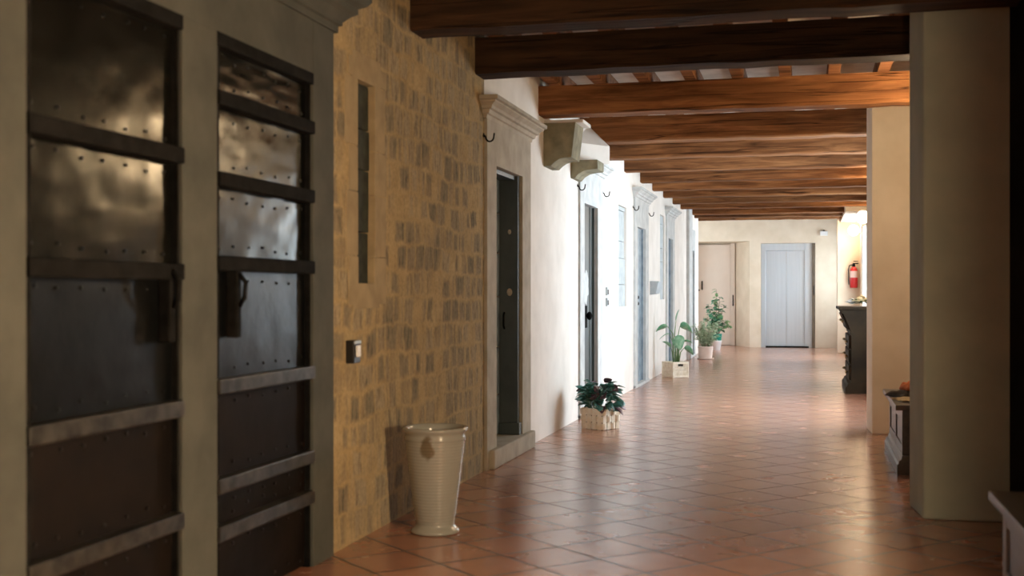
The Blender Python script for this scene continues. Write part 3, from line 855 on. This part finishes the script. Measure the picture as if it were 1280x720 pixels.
bench(3.55, 4.75, .70, 'dark panelled bench cut by the edge of the photo in front of the nearest pillar', 2)

# folded cloths
def cloth(name, cx, cy, z, sx, sy, h, rz, mat, label, cat, seed, layers=2, group=None):
    rn = random.Random(seed)
    mb = MB(); bm = bmesh.new(); nx, ny = 22, 18
    def height(u, v, top):
        e = max(0, 1 - max(abs(u), abs(v)) ** 5)
        return (h * (.35 + .65 * e) * (.8 + .2 * math.sin(3.1 * u + seed) * math.cos(2.3 * v + seed)) + .008 * math.sin(9 * u + 5 * v + seed)) if top else .002
    grids = []
    for top in (1, 0):
        grids.append([[bm.verts.new((sx * .5 * (2 * i / nx - 1) * (1 + .06 * math.sin(7 * j / ny + seed)), sy * .5 * (2 * j / ny - 1) * (1 + .08 * math.sin(6 * i / nx + seed)), height(2 * i / nx - 1, 2 * j / ny - 1, top))) for j in range(ny + 1)] for i in range(nx + 1)])
    T, B = grids
    for i in range(nx):
        for j in range(ny):
            bm.faces.new((T[i][j], T[i + 1][j], T[i + 1][j + 1], T[i][j + 1]))
            bm.faces.new((B[i][j + 1], B[i + 1][j + 1], B[i + 1][j], B[i][j]))
    for i in range(nx):
        bm.faces.new((T[i + 1][0], T[i][0], B[i][0], B[i + 1][0])); bm.faces.new((T[i][ny], T[i + 1][ny], B[i + 1][ny], B[i][ny]))
    for j in range(ny):
        bm.faces.new((T[0][j], T[0][j + 1], B[0][j + 1], B[0][j])); bm.faces.new((T[nx][j + 1], T[nx][j], B[nx][j], B[nx][j + 1]))
    bm.transform(Matrix.Rotation(rz, 4, 'Z'))
    mb.join(bm); mb.smooth = True
    o = mb.build(name, mat)
    o.location = (cx, cy, z)
    return tag(o, label, cat, group)
cloth('folded_cloth', 0.70, 8.59, .465, .22, .18, .022, .3, M['cloth_beige'], 'flat beige cloth lying on the bench seat near the pillar', 'cloth', 1)
cloth('folded_cloth', 0.655, 8.93, .4615, .13, .24, .05, .5, M['cloth_dark'], 'dark brown folded cloth with a beige edge on the bench', 'cloth', 2)
o = cloth('folded_cloth', 0.80, 9.10, .4615, .13, .22, .13, .2, M['cloth_teal'], 'dark teal bundle of cloth on the bench', 'cloth', 4)
cloth('folded_cloth', 0.700, 8.91, .511, .10, .14, .07, .35, M['cloth_orange'], 'rust orange bundle of cloth, topmost on the bench', 'cloth', 3)

# ------------------------------------------------------------------ vase
r = None
prof = [(.113, 0), (.122, .004), (.123, .012), (.116, .022), (.102, .034), (.097, .046)]
zz = .05
while zz < .455:
    R = .097 + (.150 - .097) * ((zz - .05) / .405) ** .9
    prof += [(R, zz), (R + .0025, zz + .0055), (R + .0004, zz + .011)]
    zz += .0155
prof += [(.152, .465), (.154, .475), (.150, .487), (.148, .495), (.152, .503), (.163, .513), (.166, .521), (.163, .528), (.152, .530), (.143, .524), (.140, .50), (.132, .40), (.10, .12), (.05, .06)]
mb = MB().lathe(prof, (0, 0, 0), 72)
vz = mb.build('vase', M['vase'])
vz.location = (-1.815, 5.75, .0005)
tag(vz, 'tall cream glazed ribbed ceramic vase against the rough stone wall', 'vase')

# ------------------------------------------------------------------ wall fittings
r = thing('light_switch', (XL, 5.36, .92), 'black light switch with white rocker on the rough stone wall', 'light switch')
MB().box(XL - .004, XL + .042, 5.315, 5.405, .865, .975, .008).build('switch_box', M['black'], r)
MB().box(XL + .04, XL + .05, 5.34, 5.385, .895, .95, .004).build('rocker', M['white'], r)
MB().box(XL + .03, XL + .046, 5.318, 5.402, .958, .972, .003).build('top_lip', M['plate'], r)
for z, lab in ((1.215, 'upper of the two small switches past the door with the flaked patch'), (1.10, 'lower of the two small switches past the door with the flaked patch')):
    r = thing('light_switch', (XL, 12.85, z), lab, 'light switch', 'small wall switches')
    MB().box(XL - .002, XL + .022, 12.80, 12.90, z - .045, z + .045, .006).build('switch_box', M['plate'], r)
    MB().box(XL + .02, XL + .028, 12.815, 12.885, z - .032, z + .02, .004).build('rocker', M['black'], r)
r = thing('wall_box', (XL, 16.75, 1.25), 'grey metal wall box between the third and fourth stone framed doors', 'wall box')
MB().prism([(XL - .005, 1.175), (XL + .085, 1.19), (XL + .115, 1.345), (XL - .005, 1.345)], 'y', 16.55, 16.95, .005).build('housing', M['plate'], r)
MB().box(XL - .005, XL + .125, 16.54, 16.96, 1.345, 1.36, .003).build('lid', M['plate'], r)

HK = [(7.79, 2.26, 'iron hook on the rough stone wall beside the first door cornice'), (11.18, 2.215, 'iron hook under the smaller corbel before the second door'), (12.62, 2.265, 'iron hook past the second door cornice'),
      (14.88, 2.27, 'iron hook before the third door cornice'), (16.38, 2.29, 'iron hook past the third door cornice')]
for y, z, lab in HK:
    r = thing('wall_hook', (XL, y, z), lab, 'hook', 'iron wall hooks')
    MB().ball((XL + .003, y, z), .016, (.3, 1, 1), 12).build('wall_rose', M['iron'], r)
    pts = [(XL, y, z), (XL + .015, y, z - .008)] + [(XL + .045 + .028 * math.cos(PI + a), y, z - .012 + .032 * math.sin(PI + a)) for a in [PI * q / 8 for q in range(9)]] + [(XL + .076, y, z + .012)]
    MB().tube(pts, .0055, 8).build('hook', M['iron'], r)

# ------------------------------------------------------------------ potted plants
# 1. dark-leaved plant in a woven basket
bx, by = -1.785, 10.50
r = thing('potted_plant', (bx, by, 0), 'bushy dark teal plant in a pale woven wicker basket on the floor', 'potted plant', rz=math.radians(60))
H, W0, W1 = .185, .118, .128
mb = MB(); mbd = MB()
rows = [(.006, .058), (.067, .119), (.128, .180)]
ncol = 2
for si in range(4):
    rot = Matrix.Rotation(si * PI / 2, 4, 'Z')
    for q, (za, zb_) in enumerate(rows):
        t = bmesh.new(); n = 32; A = []
        for k in range(n + 1):
            s = k / n
            w = W0 + (W1 - W0) * (za / H)
            out = w + .011 * math.sin(s * ncol * 2 * PI + PI * q)
            A.append([t.verts.new((-w + 2 * w * s, -out + dx, z)) for dx in (-.002, .003) for z in (za, zb_)])
        for a, b in zip(A, A[1:]):
            for f in ((0, 1), (1, 3), (3, 2), (2, 0)):
                t.faces.new((a[f[0]], b[f[0]], b[f[1]], a[f[1]]))
        t.faces.new((A[0][0], A[0][1], A[0][3], A[0][2])); t.faces.new((A[-1][0], A[-1][2], A[-1][3], A[-1][1]))
        bmesh.ops.recalc_face_normals(t, faces=t.faces[:])
        mb.join(t, rot)
    t = MB()
    for k in range(ncol * 2):
        s = (k + .5) / (ncol * 2)
        x = -W0 + 2 * W0 * s
        t.box(x - .023, x + .023, -W0 - .006, -W0 + .001, .002, H, .001)
    mbd.join(t.bm, rot)
bk = mb.build('basket', M['wicker'], r, local=True)
mbd.build('basket_stakes', M['wicker'], bk, local=True)
MB().box(-.112, .112, -.112, .112, .01, .15).build('soil', M['soil'], r, local=True)
rn = random.Random(11); mb = MB(); mp_ = MB(); ms = MB()
for k in range(150):
    a = rn.uniform(0, 2 * PI); e = rn.uniform(-.1, 1.4)
    rad = rn.uniform(.05, .17)
    c = Vector((rad * math.cos(a) * math.cos(e * .6), rad * math.sin(a) * math.cos(e * .6), .20 + .22 * math.sin(max(e, 0)) * rn.uniform(.5, 1)))
    tgt = mp_ if k % 7 == 0 else mb
    tgt.leaf(c, (math.cos(a), math.sin(a), rn.uniform(-.5, .9)), rn.uniform(.07, .115), rn.uniform(.055, .08), .5, .2, roll=rn.uniform(-.9, .9))
    if k % 4 == 0: ms.tube([(c.x * .2, c.y * .2, .15), (c.x * .7, c.y * .7, .18), c], .0028, 5)
mb.build('foliage', M['leaf_dark'], r, local=True)
tag(mp_.build('plum_leaves', M['leaf_plum'], r, local=True), 'plum coloured leaves among the dark green')
ms.build('stems', M['stem'], r, local=True)

# 2. broad-leaved plant in a wooden crate
r = thing('potted_plant', (-1.83, 17.1, 0), 'tall plant with broad green leaves standing in a square slatted crate', 'potted plant', rz=math.radians(42))
W, H = .125, .225
mb = MB(); ml = MB()
for sx in (-1, 1):
    for sy in (-1, 1):
        mb.box(sx * W - .012, sx * W + .012, sy * W - .012, sy * W + .012, 0, H, .002)
for si in range(4):
    t = MB(); t.box(-W, W, -W - .01, -W + .01, 0.004, .03, .002).box(-W, W, -W - .01, -W + .01, H - .03, H, .002)
    mb.join(t.bm, Matrix.Rotation(si * PI / 2, 4, 'Z'))
    t = MB()
    for k in range(13):
        x = -W + .018 + (2 * W - .036) * k / 12
        hole = si == 0 and 4 <= k <= 8
        t.box(x - .0065, x + .0065, -W - .004, -W + .004, .03, H - (.062 if hole else .03))
    for z in (.08, .13):
        t.box(-W, W, -W - .003, -W + .005, z, z + .012)
    ml.join(t.bm, Matrix.Rotation(si * PI / 2, 4, 'Z'))
cr = mb.build('crate', M['wicker'], r, local=True)
ml.build('slats', M['wicker'], cr, local=True)
MB().box(-W + .008, W - .008, -W + .008, W - .008, .01, .18).build('soil', M['soil'], r, local=True)
rt = Matrix.Rotation(-math.radians(42), 3, 'Z')
cr_, sr_ = math.cos(THETA), math.sin(THETA)
def R2(a, z, dpt=0):  # a metres across the view, z up, dpt metres away, in this plant's frame
    return rt @ Vector((cr_ * a - sr_ * dpt, sr_ * a + cr_ * dpt, z))
LV = [((.0, .23), (-.01, .60), (.01, .80), (.25, 1.0), .17, .08, .1),
      ((-.02, .23), (-.03, .62), (-.10, .72), (-1, .05), .19, .085, .9),
      ((-.03, .23), (-.04, .50), (-.09, .62), (-1, -.1), .17, .05, .8),
      ((.02, .23), (.03, .55), (.06, .72), (.8, .2), .22, .13, 1.5),
      ((.0, .23), (.0, .55), (.02, .60), (.15, -.6), .22, .12, .5),
      ((.04, .23), (.06, .42), (.10, .50), (.9, .35), .16, .06, .9),
      ((.04, .23), (.07, .36), (.12, .42), (1, -.1), .17, .09, 1.2),
      ((-.02, .23), (-.04, .36), (-.06, .42), (-.4, .6), .15, .08, .9),
      ((.03, .23), (.04, .36), (.06, .42), (.4, .7), .16, .08, 1.0),
      ((.0, .23), (.0, .30), (-.01, .36), (.1, .6), .16, .09, .8)]
for k, (b0, b1, b2, dr, L, Wd, dp) in enumerate(LV):
    dd = [.0, .04, -.05, -.03, -.06, .03, -.04, .02, .05, -.03][k]
    ms = MB().tube([R2(b0[0], b0[1] - .06, dd * .5), R2(b1[0], b1[1], dd), R2(b2[0], b2[1], dd)], [.011, .008, .004], 7)
    st = ms.build('stem', M['stem'], r, local=True)
    d = R2(dr[0], dr[1], dd * 4)
    MB().leaf(R2(b2[0], b2[1], dd), d, L, Wd * 1.5, dp, .22, 10, .0015, roll=[0, .6, .3, -.7, .9, -.4, -.8, .5, -.3, .7][k]).build('leaf', M['leaf_big'], st, local=True)

# 3. pale bushy plant in a terracotta pot
px, py = -1.80, 21.9
r = thing('potted_plant', (px, py, 0), 'pale variegated bushy plant in a pale terracotta pot', 'potted plant')
pot = MB().lathe([(.110, 0), (.118, .01), (.126, .10), (.132, .20), (.138, .205), (.138, .232), (.126, .234), (.122, .20)], (px, py, 0), 40).build('pot', M['terracotta'], r, auto=True)
MB().lathe([(.10, .0), (.15, .004), (.16, .022), (.15, .024), (.112, .012)], (px, py, 0), 36).build('saucer', M['terracotta'], r, auto=True)
MB().lathe([(.12, .19), (.124, .205)], (px, py, 0), 24).build('soil', M['soil'], r)
rn = random.Random(21); mb = MB(); ms = MB()
for k in range(48):
    a = rn.uniform(0, 2 * PI); spread = rn.uniform(.05, .26); h = rn.uniform(.18, .50)
    if k == 0: a, spread, h = 0, .03, .68
    if k == 1: a, spread, h = 2, .08, .55
    tip = Vector((max(px - .2, px + spread * 1.1 * math.cos(a)), py + spread * math.sin(a), .21 + h))
    b0 = Vector((px + .05 * math.cos(a), py + .05 * math.sin(a), .2))
    mid = b0.lerp(tip, .5) + Vector((0, 0, .05))
    ms.tube([b0, mid, tip], .0025, 5)
    for q in range(11):
        t = .25 + .75 * q / 10
        p = (b0.lerp(mid, t * 2) if t < .5 else mid.lerp(tip, t * 2 - 1))
        aa = rn.uniform(0, 2 * PI)
        mb.leaf(p, (math.cos(aa), math.sin(aa), rn.uniform(-.2, .8)), rn.uniform(.05, .085), rn.uniform(.03, .048), .7, .2, 4)
mb.build('foliage', M['leaf_pale'], r)
ms.build('stems', M['stem'], r)

# 4. ficus in a green pot set in a white pot
fx, fy = -1.86, 25.35
r = thing('potted_plant', (fx, fy, 0), 'tall leafy plant, green pot inside a white pot, by the pale door', 'potted plant')
MB().lathe([(.078, 0), (.082, .006), (.112, .185), (.117, .19), (.117, .205), (.108, .206), (.104, .18)], (fx, fy, 0), 40).build('outer_pot', M['pot_white'], r, auto=True)
MB().lathe([(.09, .12), (.105, .20), (.116, .325), (.122, .33), (.122, .345), (.112, .346), (.108, .32)], (fx, fy, 0), 40).build('inner_pot', M['pot_green'], r, auto=True)
MB().lathe([(.10, .30), (.108, .322)], (fx, fy, 0), 24).build('soil', M['soil'], r)
rn = random.Random(33); mb = MB(); ml = MB(); ms = MB()
stems = [(.0, 1.27, .0), (-.05, 1.05, .05), (.08, 1.12, -.04), (-.17, .95, .0), (.16, .92, .04), (.24, .62, -.02), (-.13, .78, -.06), (.05, .85, .08), (-.22, .66, .03), (.10, .70, -.08), (.27, .52, .0), (-.05, .62, -.08)]
for si, (ax, hz, dy) in enumerate(stems):
    tip = Vector((fx + cr_ * ax, fy + sr_ * ax + dy, hz))
    b0 = Vector((fx + ax * .12, fy + dy * .3, .32))
    mid = b0.lerp(tip, .55) + Vector((0, 0, .08))
    ms.tube([b0, mid, tip], [.007, .005, .0025], 6)
    n = 15
    for q in range(n):
        t = .22 + .78 * q / (n - 1)
        p = (b0.lerp(mid, t * 2) if t < .5 else mid.lerp(tip, t * 2 - 1))
        aa = rn.uniform(0, 2 * PI)
        (ml if (si in (0, 5, 10) and q > 5) or rn.random() < .15 else mb).leaf(p, (math.cos(aa), math.sin(aa), rn.uniform(-.4, .6)), rn.uniform(.09, .13), rn.uniform(.062, .085), .7, .15, 6, roll=rn.uniform(-.6, .6))
mb.build('foliage', M['leaf_ficus'], r)
ml.build('young_leaves', M['leaf_ficus_light'], r)
ms.build('stems', M['bark'], r)

# ------------------------------------------------------------------ light, camera
w = bpy.data.worlds.new('overcast_sky'); SC.world = w
w.use_nodes = True
bg = w.node_tree.nodes['Background']
bg.inputs['Color'].default_value = (.80, .90, 1.0, 1)
bg.inputs['Strength'].default_value = 18

cam = bpy.data.cameras.new('camera'); co = bpy.data.objects.new('camera', cam); COL.objects.link(co)
co.location = (0, 0, 1.2)
co.rotation_euler = (PI / 2, 0, THETA)
cam.sensor_fit = 'HORIZONTAL'; cam.sensor_width = 36
cam.lens = 1500 / 1280 * 36
cam.shift_y = 6 / 1280
cam.clip_start = .05; cam.clip_end = 200
cam.dof.use_dof = True; cam.dof.focus_distance = 13; cam.dof.aperture_fstop = 2.6
SC.camera = co

SC.view_settings.view_transform = 'Standard'
SC.view_settings.look = 'None'
SC.view_settings.exposure = 0
SC.view_settings.gamma = 1
SC.view_settings.use_curve_mapping = False
c = SC.cycles
c.max_bounces = 10; c.diffuse_bounces = 6; c.glossy_bounces = 4; c.transparent_max_bounces = 8
c.sample_clamp_indirect = 4; c.sample_clamp_direct = 12
c.caustics_reflective = False; c.caustics_refractive = False
c.use_denoising = True
try: c.denoiser = 'OPENIMAGEDENOISE'
except Exception: pass
